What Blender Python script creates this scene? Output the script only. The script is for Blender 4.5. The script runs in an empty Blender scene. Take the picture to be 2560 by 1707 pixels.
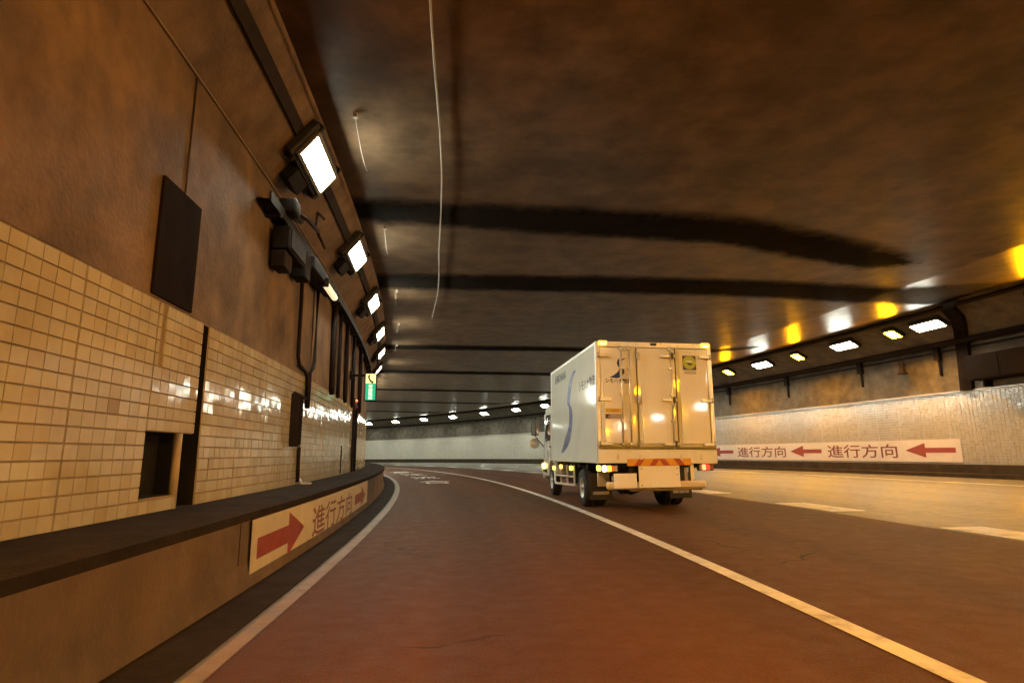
import bpy, bmesh, math, random
import numpy as np
from mathutils import Matrix, Vector

random.seed(7); RNG = np.random.default_rng(11)
scene = bpy.context.scene
C = scene.collection

# ------------------------------------------------------------------ camera
cam_d = bpy.data.cameras.new('camera'); cam = bpy.data.objects.new('camera', cam_d); C.objects.link(cam)
cam_d.sensor_width = 36.0; cam_d.lens = 36.0 * 1573.33 / 2560
cam_d.shift_x = 2 / 2560; cam_d.shift_y = -67.5 / 2560
cam_d.clip_start = 0.05; cam_d.clip_end = 600
PITCH = math.atan((1132.27 - 786) / 1573.33)
cam.matrix_world = Matrix.Translation((0, 0, 1.0)) @ Matrix.Rotation(math.radians(90) + PITCH, 4, 'X') @ Matrix.Rotation(-0.0128, 4, 'Z')
scene.camera = cam

# ------------------------------------------------------------------ world: night outside, the tunnel is closed
w = bpy.data.worlds.new('World'); scene.world = w; w.use_nodes = True
bg = w.node_tree.nodes['Background']
sky = w.node_tree.nodes.new('ShaderNodeTexSky'); sky.sky_type = 'NISHITA'; sky.sun_disc = False
sky.sun_elevation = math.radians(2); sky.sun_rotation = math.radians(150)
w.node_tree.links.new(sky.outputs[0], bg.inputs[0]); bg.inputs[1].default_value = 0.005

# ------------------------------------------------------------------ exposure and sampling
scene.view_settings.view_transform = 'Standard'; scene.view_settings.look = 'None'
scene.view_settings.exposure = 0.42; scene.view_settings.gamma = 1.0
cy = scene.cycles
cy.use_denoising = True; cy.max_bounces = 5; cy.diffuse_bounces = 4; cy.glossy_bounces = 3; cy.transmission_bounces = 4
cy.caustics_reflective = False; cy.caustics_refractive = False; cy.sample_clamp_indirect = 6.0; cy.blur_glossy = 0.5
LED_COL = (0.97, 1.0, 0.82); LED_L = 66.0
NA_COL = (1.0, 0.40, 0.0018); NA_L = 600.0

# ------------------------------------------------------------------ the road's path: offset o (right +), distance s, height z
DS = 0.05
S_ = np.arange(-140, 160, DS)
_k = np.interp(S_, [-200, 0, 5, 25, 60, 200], [.0055, .0055, .0055, .0078, .0124, .0124])
_i0 = int(np.argmin(abs(S_)))
def _int(v):
    c = np.concatenate([[0], np.cumsum((v[1:] + v[:-1]) / 2 * DS)]); return c - c[_i0]
TH_ = _int(_k) + 0.0535
PX_ = _int(-np.sin(TH_)); PY_ = _int(np.cos(TH_))
def PP(q):
    q = np.asarray(q, float).reshape(-1, 3)
    a = np.interp(q[:, 1], S_, TH_); x = np.interp(q[:, 1], S_, PX_); y = np.interp(q[:, 1], S_, PY_)
    return np.stack([x + q[:, 0] * np.cos(a), y + q[:, 0] * np.sin(a), q[:, 2]], 1)
def P(o, s, z): return Vector(PP([(o, s, z)])[0])
def frame(o, s, z):
    """matrix at a path point: local x = across (right), y = along, z = up"""
    a = float(np.interp(s, S_, TH_))
    return Matrix.Translation(P(o, s, z)) @ Matrix.Rotation(a, 4, 'Z')

# ------------------------------------------------------------------ materials
MATS = {}
def mat(name, col, rough=.6, var=.18, scale=2.5, bump=0.0, bscale=60, metal=0.0, spec=.5, dirt=None, dirt_scale=.8, dirt_amt=.6,
        streak=0, rnd=0.0, ripple=False, path=False, world=False, tracks=0.0, coat=0.0, rvar=0.1):
    if name in MATS: return MATS[name]
    m = bpy.data.materials.new(name); m.use_nodes = True; MATS[name] = m
    nt = m.node_tree; N = nt.nodes; L = nt.links; b = N['Principled BSDF']
    b.inputs['Metallic'].default_value = metal; b.inputs['Specular IOR Level'].default_value = spec
    b.inputs['Coat Weight'].default_value = coat
    if path:
        tc = N.new('ShaderNodeAttribute'); tc.attribute_name = 'os'; co = tc.outputs['Vector']
    elif world:
        tc = N.new('ShaderNodeNewGeometry'); co = tc.outputs['Position']
    else:
        tc = N.new('ShaderNodeTexCoord'); co = tc.outputs['Object']
    def noise(sc, det=6, rough_=.6, stretch=None):
        n = N.new('ShaderNodeTexNoise'); n.inputs['Scale'].default_value = sc; n.inputs['Detail'].default_value = det
        n.inputs['Roughness'].default_value = rough_
        if stretch:
            mp = N.new('ShaderNodeMapping'); mp.inputs['Scale'].default_value = stretch
            L.new(co, mp.inputs['Vector']); L.new(mp.outputs[0], n.inputs['Vector'])
        else: L.new(co, n.inputs['Vector'])
        return n.outputs['Fac']
    def ramp(f, lo, hi):
        r = N.new('ShaderNodeMapRange'); r.interpolation_type = 'SMOOTHSTEP'; r.inputs['From Min'].default_value = lo; r.inputs['From Max'].default_value = hi
        L.new(f, r.inputs['Value']); return r.outputs[0]
    def mix(f, a, c, typ='MIX'):
        x = N.new('ShaderNodeMix'); x.data_type = 'RGBA'; x.blend_type = typ
        if hasattr(f, 'links'): L.new(f, x.inputs[0])
        else: x.inputs[0].default_value = f
        for v, i in ((a, 6), (c, 7)):
            if hasattr(v, 'links'): L.new(v, x.inputs[i])
            else: x.inputs[i].default_value = (*v, 1)
        return x.outputs[2]
    c0 = tuple(max(0, v * (1 - var)) for v in col); c1 = tuple(min(1, v * (1 + var)) for v in col)
    st = (1, 1, .12) if streak == 1 else ((1, .06, 1) if streak == 2 else None)
    nz = noise(scale, stretch=st)
    base = mix(ramp(nz, .2, .8), c0, c1)
    if rnd:
        oi = N.new('ShaderNodeObjectInfo'); at = N.new('ShaderNodeAttribute'); at.attribute_name = 'rnd'
        ad = N.new('ShaderNodeMath'); ad.operation = 'ADD'; L.new(oi.outputs['Random'], ad.inputs[0]); L.new(at.outputs['Fac'], ad.inputs[1])
        fr = N.new('ShaderNodeMath'); fr.operation = 'FRACT'; L.new(ad.outputs[0], fr.inputs[0])
        pw = N.new('ShaderNodeMath'); pw.operation = 'POWER'; L.new(fr.outputs[0], pw.inputs[0]); pw.inputs[1].default_value = 2.2
        base = mix(pw.outputs[0], base, tuple(v * (1 - rnd) * f for v, f in zip(col, (1, .93, .8))))
    if dirt:
        dz = noise(dirt_scale, 7 if ripple else 8, .68, st)
        r = ramp(dz, .42, .78)
        mm = N.new('ShaderNodeMath'); mm.operation = 'MULTIPLY'; L.new(r, mm.inputs[0]); mm.inputs[1].default_value = dirt_amt
        base = mix(mm.outputs[0], base, dirt)
    if tracks:
        sx = N.new('ShaderNodeSeparateXYZ'); L.new(co, sx.inputs[0])
        w1 = N.new('ShaderNodeMath'); w1.operation = 'MULTIPLY_ADD'; L.new(sx.outputs[0], w1.inputs[0]); w1.inputs[1].default_value = 2 * math.pi / 1.72; w1.inputs[2].default_value = .9
        w2 = N.new('ShaderNodeMath'); w2.operation = 'SINE'; L.new(w1.outputs[0], w2.inputs[0])
        pol = ramp(w2.outputs[0], -.2, 1.0)
        base = mix(pol, base, tuple(v * (1 - tracks) for v in col))
        gr = ramp(noise(95, 3, .8), .42, .60); base = mix(.30, base, mix(gr, tuple(v * .45 for v in col), tuple(min(1, v * 1.7) for v in col)))
        vo = N.new('ShaderNodeTexVoronoi'); vo.feature = 'DISTANCE_TO_EDGE'; vo.inputs['Scale'].default_value = .42
        wn = N.new('ShaderNodeTexNoise'); wn.inputs['Scale'].default_value = 1.6; L.new(co, wn.inputs['Vector'])
        va = N.new('ShaderNodeVectorMath'); va.operation = 'MULTIPLY_ADD'; L.new(wn.outputs['Color'], va.inputs[0]); va.inputs[1].default_value = (.7, .7, .0); L.new(co, va.inputs[2])
        L.new(va.outputs[0], vo.inputs['Vector'])
        ck_ = ramp(vo.outputs['Distance'], .001, .006); iv = N.new('ShaderNodeMath'); iv.operation = 'SUBTRACT'; iv.inputs[0].default_value = 1; L.new(ck_, iv.inputs[1]); ck = iv.outputs[0]; cm = N.new('ShaderNodeMath'); cm.operation = 'MULTIPLY'; L.new(ck, cm.inputs[0]); L.new(ramp(noise(.5, 3), .5, .62), cm.inputs[1])
        base = mix(cm.outputs[0], base, tuple(v * .25 for v in col))
    L.new(base, b.inputs['Base Color'])
    rn = ramp(noise(scale * 1.7, 4), .15, .85)
    mr = N.new('ShaderNodeMapRange'); mr.inputs['To Min'].default_value = max(.02, rough - rvar); mr.inputs['To Max'].default_value = min(1, rough + rvar)
    L.new(rn, mr.inputs['Value']); L.new(mr.outputs[0], b.inputs['Roughness'])
    if bump:
        bn = N.new('ShaderNodeBump'); bn.inputs['Strength'].default_value = bump; bn.inputs['Distance'].default_value = .02
        L.new(noise(bscale, 2 if ripple else 4, .5, (.5, 5.0, .5) if ripple else None), bn.inputs['Height']); L.new(bn.outputs[0], b.inputs['Normal'])
    return m
def emit(name, col, strength, base=(.8, .8, .8)):
    if name in MATS: return MATS[name]
    m = bpy.data.materials.new(name); m.use_nodes = True; MATS[name] = m
    b = m.node_tree.nodes['Principled BSDF']
    b.inputs['Base Color'].default_value = (*base, 1); b.inputs['Roughness'].default_value = .3
    b.inputs['Emission Color'].default_value = (*col, 1); b.inputs['Emission Strength'].default_value = strength
    return m

M_conc = mat('sooty concrete', (.155, .093, .046), .72, .5, 1.8, .5, 24, dirt=(.045, .03, .02), dirt_scale=1.3, dirt_amt=.8, path=True)
M_concR = mat('grey concrete wall', (.12, .10, .075), .8, .4, 2.4, .35, 30, dirt=(.035, .028, .022), dirt_scale=1.4, dirt_amt=.8, path=True)
M_ceil = mat('soot darkened ceiling paint', (.165, .104, .06), .37, .5, 1.6, .2, 1.2, ripple=True, spec=.16, dirt=(.06, .045, .033), dirt_scale=.5, dirt_amt=.75, path=True, rvar=.06)
M_soot = mat('black soot', (.014, .010, .009), .95, .4, 3, .3, 30, spec=.04, path=True)
M_tile = mat('glazed cream tile', (.58, .52, .40), .09, .10, 1.3, .02, 60, rnd=.13, dirt=(.36, .28, .16), dirt_scale=1.1, dirt_amt=.6, rvar=.03, world=True)
M_tileLift = mat('brightened off white tile', (.64, .62, .57), .14, .06, .7, .02, 60, rnd=.10, dirt=(.5, .47, .41), dirt_scale=.5, dirt_amt=.4, rvar=.03, world=True)  # same tile as the near stretch, made paler to look brighter lit
M_tileW = mat('glazed off white tile', (.47, .45, .41), .14, .08, .7, .02, 60, rnd=.12, dirt=(.32, .29, .24), dirt_scale=.5, dirt_amt=.5, rvar=.03, world=True)  # same tile toned down so the near stretch looks less lit
M_tileB = mat('replaced brown tile', (.30, .20, .07), .3, .0, rvar=.0)
M_grout = mat('dark grout', (.27, .195, .11), .85, .3, 8, .2, 80)
M_tileFar = mat('distant tile facing', (.82, .81, .75), .22, .06, 1.5, .03, 20, dirt=(.6, .57, .5), dirt_scale=.5, dirt_amt=.25, path=True)  # backing sheet, colour raised to brighten the distant wall
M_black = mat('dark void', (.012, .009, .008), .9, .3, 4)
M_plate = mat('dark painted steel plate', (.014, .009, .008), .95, .3, 3, .05, 30, path=True, spec=.05)
M_barr = mat('dirty barrier concrete', (.145, .09, .048), .75, .3, 2.2, .4, 35, dirt=(.035, .024, .016), dirt_scale=1.3, dirt_amt=.6, path=True)
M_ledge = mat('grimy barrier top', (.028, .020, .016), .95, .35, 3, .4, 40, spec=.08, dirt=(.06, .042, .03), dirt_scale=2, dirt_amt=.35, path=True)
M_road = mat('worn grey pavement', (.135, .115, .066), .5, .2, 3.0, .35, 130, dirt=(.07, .06, .042), dirt_scale=.25, dirt_amt=.5, streak=2, path=True, tracks=.25, spec=.4)
M_red = mat('red brown lane paving', (.094, .037, .013), .70, .22, 3.2, .35, 140, dirt=(.055, .024, .011), dirt_scale=.3, dirt_amt=.6, streak=2, path=True, tracks=.28, spec=.2)
M_line = mat('worn white road paint', (.66, .64, .60), .55, .12, 4, .2, 90, dirt=(.16, .085, .045), dirt_scale=3.2, dirt_amt=.75, path=True)
M_lineF = mat('faded white road paint', (.25, .17, .11), .6, .2, 4, .2, 90, dirt=(.12, .07, .04), dirt_scale=1.5, dirt_amt=.7, path=True)
M_steel = mat('galvanised steel', (.42, .41, .38), .42, .2, 6, .03, 60, metal=.8)
M_dark = mat('dark equipment steel', (.012, .010, .009), .7, .3, 5, .05, 60, spec=.15)
M_cond = mat('sooty conduit', (.02, .012, .010), .7, .3, 5, spec=.15)
M_house = mat('lamp housing', (.018, .015, .012), .6, .3, 6, .05, 60)
M_houseR = mat('lamp rim', (.16, .13, .09), .4, .2, 6, metal=.3)
M_cable = mat('pale cable sheath', (.36, .33, .28), .45, .15, 6)
M_ban = mat('cream banner sheet', (.66, .58, .40), .5, .08, 4, .05, 30, dirt=(.35, .26, .14), dirt_scale=1.2, dirt_amt=.4, path=True)
M_banR = mat('white banner sheet', (.72, .66, .62), .5, .06, 4, .05, 30, dirt=(.42, .35, .3), dirt_scale=.6, dirt_amt=.3, path=True)
M_redink = mat('brick red print', (.30, .045, .022), .5, .12, 5, path=True)
M_redink2 = mat('dark red print', (.20, .05, .03), .5, .15, 5, path=True)
E_led = emit('white lamp glass', LED_COL, LED_L)
E_na = emit('sodium lamp glass', NA_COL, NA_L, (.8, .6, .3))
E_tube = emit('weak tube lamp', (1.0, .78, .45), .75)

# ------------------------------------------------------------------ mesh helpers
def prep(o, parent):
    C.objects.link(o)
    if parent is not None: o.parent = parent
    return o
def mesh_obj(name, verts, faces, m, parent=None, smooth=False, osv=None, rnd=None):
    me = bpy.data.meshes.new(name)
    me.from_pydata([tuple(v) for v in verts], [], [tuple(f) for f in faces])
    if osv is not None:
        a = me.attributes.new('os', 'FLOAT_VECTOR', 'POINT'); a.data.foreach_set('vector', np.asarray(osv, np.float32).ravel())
    if rnd is not None:
        a = me.attributes.new('rnd', 'FLOAT', 'FACE'); a.data.foreach_set('value', np.asarray(rnd, np.float32))
    if smooth: me.polygons.foreach_set('use_smooth', [True] * len(me.polygons))
    me.materials.append(m); me.update()
    return prep(bpy.data.objects.new(name, me), parent)
def tag(o, label=None, cat=None, group=None, kind=None):
    if label: o['label'] = label
    if cat: o['category'] = cat
    if group: o['group'] = group
    if kind: o['kind'] = kind
    return o
def empty(name, mw, label, cat, group=None):
    e = bpy.data.objects.new(name, None); e.empty_display_size = .2; C.objects.link(e); e.matrix_world = mw
    return tag(e, label, cat, group)
class MB:
    """collects shapes in some local space"""
    def __init__(s): s.v = []; s.f = []
    def add(s, v, f):
        n = len(s.v); s.v += [tuple(q) for q in v]; s.f += [tuple(i + n for i in g) for g in f]; return s
    def box(s, x0, x1, y0, y1, z0, z1):
        v = [(x, y, z) for z in (z0, z1) for y in (y0, y1) for x in (x0, x1)]
        return s.add(v, [(0, 2, 3, 1), (4, 5, 7, 6), (0, 1, 5, 4), (2, 6, 7, 3), (0, 4, 6, 2), (1, 3, 7, 5)])
    def rbox(s, x0, x1, y0, y1, z0, z1, b=.01, seg=1):
        bm = bmesh.new(); m = MB().box(x0, x1, y0, y1, z0, z1)
        vs = [bm.verts.new(q) for q in m.v]; [bm.faces.new([vs[i] for i in f]) for f in m.f]
        bmesh.ops.bevel(bm, geom=bm.edges[:], offset=b, segments=seg, affect='EDGES', profile=.5)
        return s.bm(bm)
    def bm(s, bm):
        bm.verts.index_update(); s.add([v.co[:] for v in bm.verts], [[v.index for v in f.verts] for f in bm.faces]); bm.free(); return s
    def tube(s, pts, r, n=8, cap=True):
        pts = [Vector(p) for p in pts]; rings = []
        for i, p in enumerate(pts):
            d = (pts[min(i + 1, len(pts) - 1)] - pts[max(i - 1, 0)]).normalized()
            u = d.cross(Vector((0, 0, 1)));
            if u.length < 1e-3: u = Vector((1, 0, 0))
            u.normalize(); w_ = d.cross(u)
            rr = r[i] if isinstance(r, (list, tuple)) else r
            rings.append([p + (u * math.cos(2 * math.pi * k / n) + w_ * math.sin(2 * math.pi * k / n)) * rr for k in range(n)])
        v = [q for g in rings for q in g]; f = []
        for i in range(len(pts) - 1):
            for k in range(n):
                f.append((i * n + k, i * n + (k + 1) % n, (i + 1) * n + (k + 1) % n, (i + 1) * n + k))
        if cap: f += [tuple(reversed(range(n))), tuple((len(pts) - 1) * n + k for k in range(n))]
        return s.add(v, f)
    def prism(s, poly, axis, a0, a1, b=0):
        """poly: 2D points; axis 0: poly=(y,z) extruded along x; 1: (x,z) along y; 2: (x,y) along z"""
        def mk(p, a): return (a, p[0], p[1]) if axis == 0 else ((p[0], a, p[1]) if axis == 1 else (p[0], p[1], a))
        n = len(poly); v = [mk(p, a0) for p in poly] + [mk(p, a1) for p in poly]
        f = [tuple(range(n)), tuple(reversed(range(n, 2 * n)))] + [(i, i + n, (i + 1) % n + n, (i + 1) % n) for i in range(n)]
        if b:
            bm = bmesh.new(); vs = [bm.verts.new(q) for q in v]; [bm.faces.new([vs[i] for i in g]) for g in f]
            bmesh.ops.recalc_face_normals(bm, faces=bm.faces[:])
            bmesh.ops.bevel(bm, geom=[e for e in bm.edges], offset=b, segments=2, affect='EDGES', profile=.5)
            return s.bm(bm)
        return s.add(v, f)
    def lathe(s, prof, c, axis='x', n=24):
        """prof: (radius, along)"""
        v = []; f = []; m = len(prof)
        for k in range(n):
            a = 2 * math.pi * k / n
            for r, h in prof:
                if axis == 'x': v.append((c[0] + h, c[1] + r * math.cos(a), c[2] + r * math.sin(a)))
                else: v.append((c[0] + r * math.cos(a), c[1] + r * math.sin(a), c[2] + h))
        for k in range(n):
            for i in range(m - 1):
                a, b_ = k * m + i, ((k + 1) % n) * m + i
                f.append((a, b_, b_ + 1, a + 1))
        return s.add(v, f)
    def build(s, name, m, parent=None, smooth=False, fix=True):
        o = mesh_obj(name, s.v, s.f, m, parent, smooth)
        if fix:
            bm = bmesh.new(); bm.from_mesh(o.data); bmesh.ops.recalc_face_normals(bm, faces=bm.faces[:]); bm.to_mesh(o.data); bm.free()
            if smooth: o.data.polygons.foreach_set('use_smooth', [True] * len(o.data.polygons))
        return o
def sweep(name, prof, s0, s1, m, parent=None, ds=.6, closed=False, ends=False):
    """profile of (o, z) corners drawn along the path, each side its own strip"""
    n = max(2, int(math.ceil((s1 - s0) / ds)) + 1); ss = np.linspace(s0, s1, n)
    q = []; f = []; segs = list(zip(prof, prof[1:] + (prof[:1] if closed else [])))
    if not closed: segs = segs[:len(prof) - 1]
    for (a, b) in segs:
        L = math.hypot(b[0] - a[0], b[1] - a[1]); sub = max(1, int(L / 2.5)); base = len(q)
        for s in ss:
            for k in range(sub + 1):
                t = k / sub; q.append((a[0] + (b[0] - a[0]) * t, s, a[1] + (b[1] - a[1]) * t))
        for i in range(n - 1):
            for k in range(sub):
                w0 = base + i * (sub + 1) + k; w1 = w0 + sub + 1
                f.append((w0, w0 + 1, w1 + 1, w1))
    if ends and closed:
        for s in (s0, s1):
            base = len(q); q += [(p[0], s, p[1]) for p in prof]; f.append(tuple(range(base, base + len(prof))))
    return mesh_obj(name, PP(q), f, m, parent, True, q)
def pbox(name, o0, o1, s0, s1, z0, z1, m, parent=None):
    return sweep(name, [(o0, z0), (o1, z0), (o1, z1), (o0, z1)], s0, s1, m, parent, .5, True, True)
def sheet(name, o0, o1, s0, s1, z, m, parent=None, ds=.8):
    return sweep(name, [(o0, z), (o1, z)], s0, s1, m, parent, ds)
def ptube(pts, r, n=8):
    return MB().tube([P(*p) for p in pts], r, n)
_tc = {}
def text_flat(body, bold=0.0):
    """flat lettering as triangles, scaled to height 1, starting at x 0"""
    key = (body, bold)
    if key not in _tc:
        cu = bpy.data.curves.new('lettering', 'FONT'); cu.body = body; cu.offset = bold; cu.resolution_u = 3
        ob = bpy.data.objects.new('lettering', cu); C.objects.link(ob)
        dg = bpy.context.evaluated_depsgraph_get(); me = bpy.data.meshes.new_from_object(ob.evaluated_get(dg))
        v = np.array([p.co[:] for p in me.vertices]); f = [tuple(p.vertices) for p in me.polygons]
        bpy.data.objects.remove(ob); bpy.data.curves.remove(cu); bpy.data.meshes.remove(me)
        mn, mx = v.min(0), v.max(0); v = v - mn; v /= (mx - mn)[1]
        _tc[key] = (v[:, :2], f)
    return _tc[key]

# ================================================================== SETTING: road and paving
S0, S1 = -125, 140
road = sheet('road', -2.4, 18.4, S0, S1, 0.0, M_road, None, 1.0); tag(road, 'grey worn tunnel carriageway', None, None, 'structure')
red = sheet('lane_paving', -1.22, 5.95, S0, S1, 0.004, M_red); red['kind'] = 'structure'
edge = sheet('edge_line', -1.32, -1.22, S0, S1, .009, M_lineF, road, .5)
lane = sheet('lane_line', 2.075, 2.215, S0, S1, .009, M_line, road, .5)
sheet('edge_line', 14.62, 14.80, S0, S1, .009, M_line, road, .8)
for s in (6.1, 10.05, 14.6, 18.7, 22.8, 27.0, 31.4, 36.3, 41.4, 46.9, 52.3, 58.0, 64.0):
    sheet('lane_dash', 6.02, 6.62, s, s + 1.75, .010, M_line, road, .4)
def ptext(name, body, o_of, s_a, s_b, z_a, z_b, m, parent, rev=False, lift=.004, ground=False, bold=.01):
    """lettering bent to the path, on a wall (o const) or on the road"""
    v, f = text_flat(body, bold); wd = v[:, 0].max()
    if ground: q = [(o_of + (x / wd) * (z_b - z_a), s_a + y * (s_b - s_a), .011) for x, y in v]
    else: q = [(o_of, (s_b + (s_a - s_b) * x / wd) if rev else (s_a + (s_b - s_a) * x / wd), z_a + (z_b - z_a) * y) for x, y in v]
    return mesh_obj(name, PP(q), f, m, parent, False, q)
# long, foreshortened road lettering in the merging lane (too far to read; it says slow down as such lanes do)
for i, ch in enumerate('合流注意'):
    ptext('road_lettering', ch, -.45, 22.6 + 4.6 * i, 25.2 + 4.6 * i, 0, 1.15, M_line, road, ground=True)

# ================================================================== ceiling
def ceil_z(o): return float(np.interp(o, [-1.81, 12, 16.2], [5.12, 5.2, 5.6]))
ceil = sweep('tunnel_ceiling', [(-1.81, 5.12), (12, 5.2), (16.2, 5.6)], S0, S1, M_ceil, None, .8)
tag(ceil, 'dark brown soot-stained ceiling slab over the whole road', 'ceiling')
sweep('haunch', [(-2.46, 4.35), (-1.81, 5.12)], S0, S1, M_conc, ceil, .6)
sweep('haunch', [(16.2, 5.6), (18.02, 4.6), (18.22, 4.6)], S0, S1, M_concR, ceil, .6)
def dark_film():
    """dark film across the ceiling: dense in the middle, ragged and thin at its borders"""
    m = bpy.data.materials.new('dark film'); m.use_nodes = True; nt = m.node_tree; N = nt.nodes; L = nt.links
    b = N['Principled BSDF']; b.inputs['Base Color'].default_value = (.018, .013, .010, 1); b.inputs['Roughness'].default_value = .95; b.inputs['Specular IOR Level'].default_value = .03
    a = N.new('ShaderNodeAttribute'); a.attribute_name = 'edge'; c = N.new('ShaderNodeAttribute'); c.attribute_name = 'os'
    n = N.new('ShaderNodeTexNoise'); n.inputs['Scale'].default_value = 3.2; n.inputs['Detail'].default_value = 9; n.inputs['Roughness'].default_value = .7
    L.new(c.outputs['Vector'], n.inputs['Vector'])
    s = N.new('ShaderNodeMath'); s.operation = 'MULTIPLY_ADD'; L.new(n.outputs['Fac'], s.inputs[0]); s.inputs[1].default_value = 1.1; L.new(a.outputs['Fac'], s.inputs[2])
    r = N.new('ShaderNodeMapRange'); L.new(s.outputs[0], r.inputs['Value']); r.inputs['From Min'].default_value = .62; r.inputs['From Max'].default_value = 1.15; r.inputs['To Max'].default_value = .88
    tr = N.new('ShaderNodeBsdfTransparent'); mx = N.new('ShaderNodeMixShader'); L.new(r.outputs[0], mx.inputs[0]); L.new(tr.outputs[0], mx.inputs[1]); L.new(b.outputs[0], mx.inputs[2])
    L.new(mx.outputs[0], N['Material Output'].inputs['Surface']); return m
M_film = dark_film()
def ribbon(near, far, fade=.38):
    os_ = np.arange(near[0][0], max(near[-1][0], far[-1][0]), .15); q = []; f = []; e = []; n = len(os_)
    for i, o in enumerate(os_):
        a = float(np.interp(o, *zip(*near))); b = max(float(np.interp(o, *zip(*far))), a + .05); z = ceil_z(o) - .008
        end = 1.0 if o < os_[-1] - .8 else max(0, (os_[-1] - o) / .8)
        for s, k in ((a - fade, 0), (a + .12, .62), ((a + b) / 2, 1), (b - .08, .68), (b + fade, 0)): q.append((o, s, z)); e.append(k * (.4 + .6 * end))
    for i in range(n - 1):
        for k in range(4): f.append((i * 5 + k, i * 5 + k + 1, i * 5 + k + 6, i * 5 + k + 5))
    ob = mesh_obj('ceiling_band', PP(q), f, M_film, ceil, False, q)  # dark translucent band laid across the ceiling, fading at its edges
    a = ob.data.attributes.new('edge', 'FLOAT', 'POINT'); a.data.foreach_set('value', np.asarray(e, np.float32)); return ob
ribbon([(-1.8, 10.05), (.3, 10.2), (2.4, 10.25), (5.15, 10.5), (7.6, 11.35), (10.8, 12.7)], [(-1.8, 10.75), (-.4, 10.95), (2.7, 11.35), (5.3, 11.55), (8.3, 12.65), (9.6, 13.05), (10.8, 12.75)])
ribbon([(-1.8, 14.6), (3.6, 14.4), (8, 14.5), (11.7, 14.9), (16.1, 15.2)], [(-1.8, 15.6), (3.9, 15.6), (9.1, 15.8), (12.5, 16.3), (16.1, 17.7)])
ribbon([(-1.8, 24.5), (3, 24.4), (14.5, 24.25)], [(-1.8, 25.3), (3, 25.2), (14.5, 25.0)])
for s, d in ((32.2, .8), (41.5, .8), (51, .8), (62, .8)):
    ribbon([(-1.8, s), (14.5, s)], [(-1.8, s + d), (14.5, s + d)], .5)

# ================================================================== side walls with real niches
def holed_wall(o, inward, s0, s1, z0, z1, holes, m, parent, name, depth=.35, ds=.6):
    """sheet at offset o with rectangular recesses; inward = +1 when the recess goes to larger o"""
    sb = set(np.round(np.arange(s0, s1 + .01, ds), 3)); zb = {z0, z1}
    for a, b, c, d in holes: sb |= {a, b}; zb |= {c, d}
    sb = sorted(sb); zb = sorted(zb); q = []; f = []; qh = []; fh = []
    def inh(s, z): return any(a < s < b and c < z < d for a, b, c, d in holes)
    def quad(Q, F, pts): n = len(Q); Q += pts; F.append((n, n + 1, n + 2, n + 3))
    for i in range(len(sb) - 1):
        for j in range(len(zb) - 1):
            a, b, c, d = sb[i], sb[i + 1], zb[j], zb[j + 1]; sm, zm = (a + b) / 2, (c + d) / 2
            if not inh(sm, zm): quad(q, f, [(o, a, c), (o, b, c), (o, b, d), (o, a, d)]); continue
            k = o + inward * depth
            quad(qh, fh, [(k, a, c), (k, b, c), (k, b, d), (k, a, d)])
            if not inh(a - .001, zm): quad(qh, fh, [(o, a, c), (k, a, c), (k, a, d), (o, a, d)])
            if not inh(b + .001, zm): quad(qh, fh, [(o, b, c), (k, b, c), (k, b, d), (o, b, d)])
            if not inh(sm, c - .001): quad(qh, fh, [(o, a, c), (k, a, c), (k, b, c), (o, b, c)])
            if not inh(sm, d + .001): quad(qh, fh, [(o, a, d), (k, a, d), (k, b, d), (o, b, d)])
    w_ = mesh_obj(name, PP(q), f, m, parent, False, q)
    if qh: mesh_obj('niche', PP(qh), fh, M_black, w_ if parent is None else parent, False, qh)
    return w_
HB = .58
holes = [(5.05, 5.93, .70, 1.2), (5.70, 5.93, .585, .70), (5.93, 6.08, .585, 2.2), (14.6, 14.9, .6, 1.2), (16.9, 17.8, .585, 2.2)]
wallL = holed_wall(-2.455, -1, S0, S1, HB, 2.22, holes, M_grout, None, 'tunnel_wall')
tag(wallL, 'cream tiled wall with dark niches behind the low barrier, sooty concrete above', 'wall')
sweep('concrete_face', [(-2.446, 2.216), (-2.46, 4.36)], S0, S1, M_conc, wallL)

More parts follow.
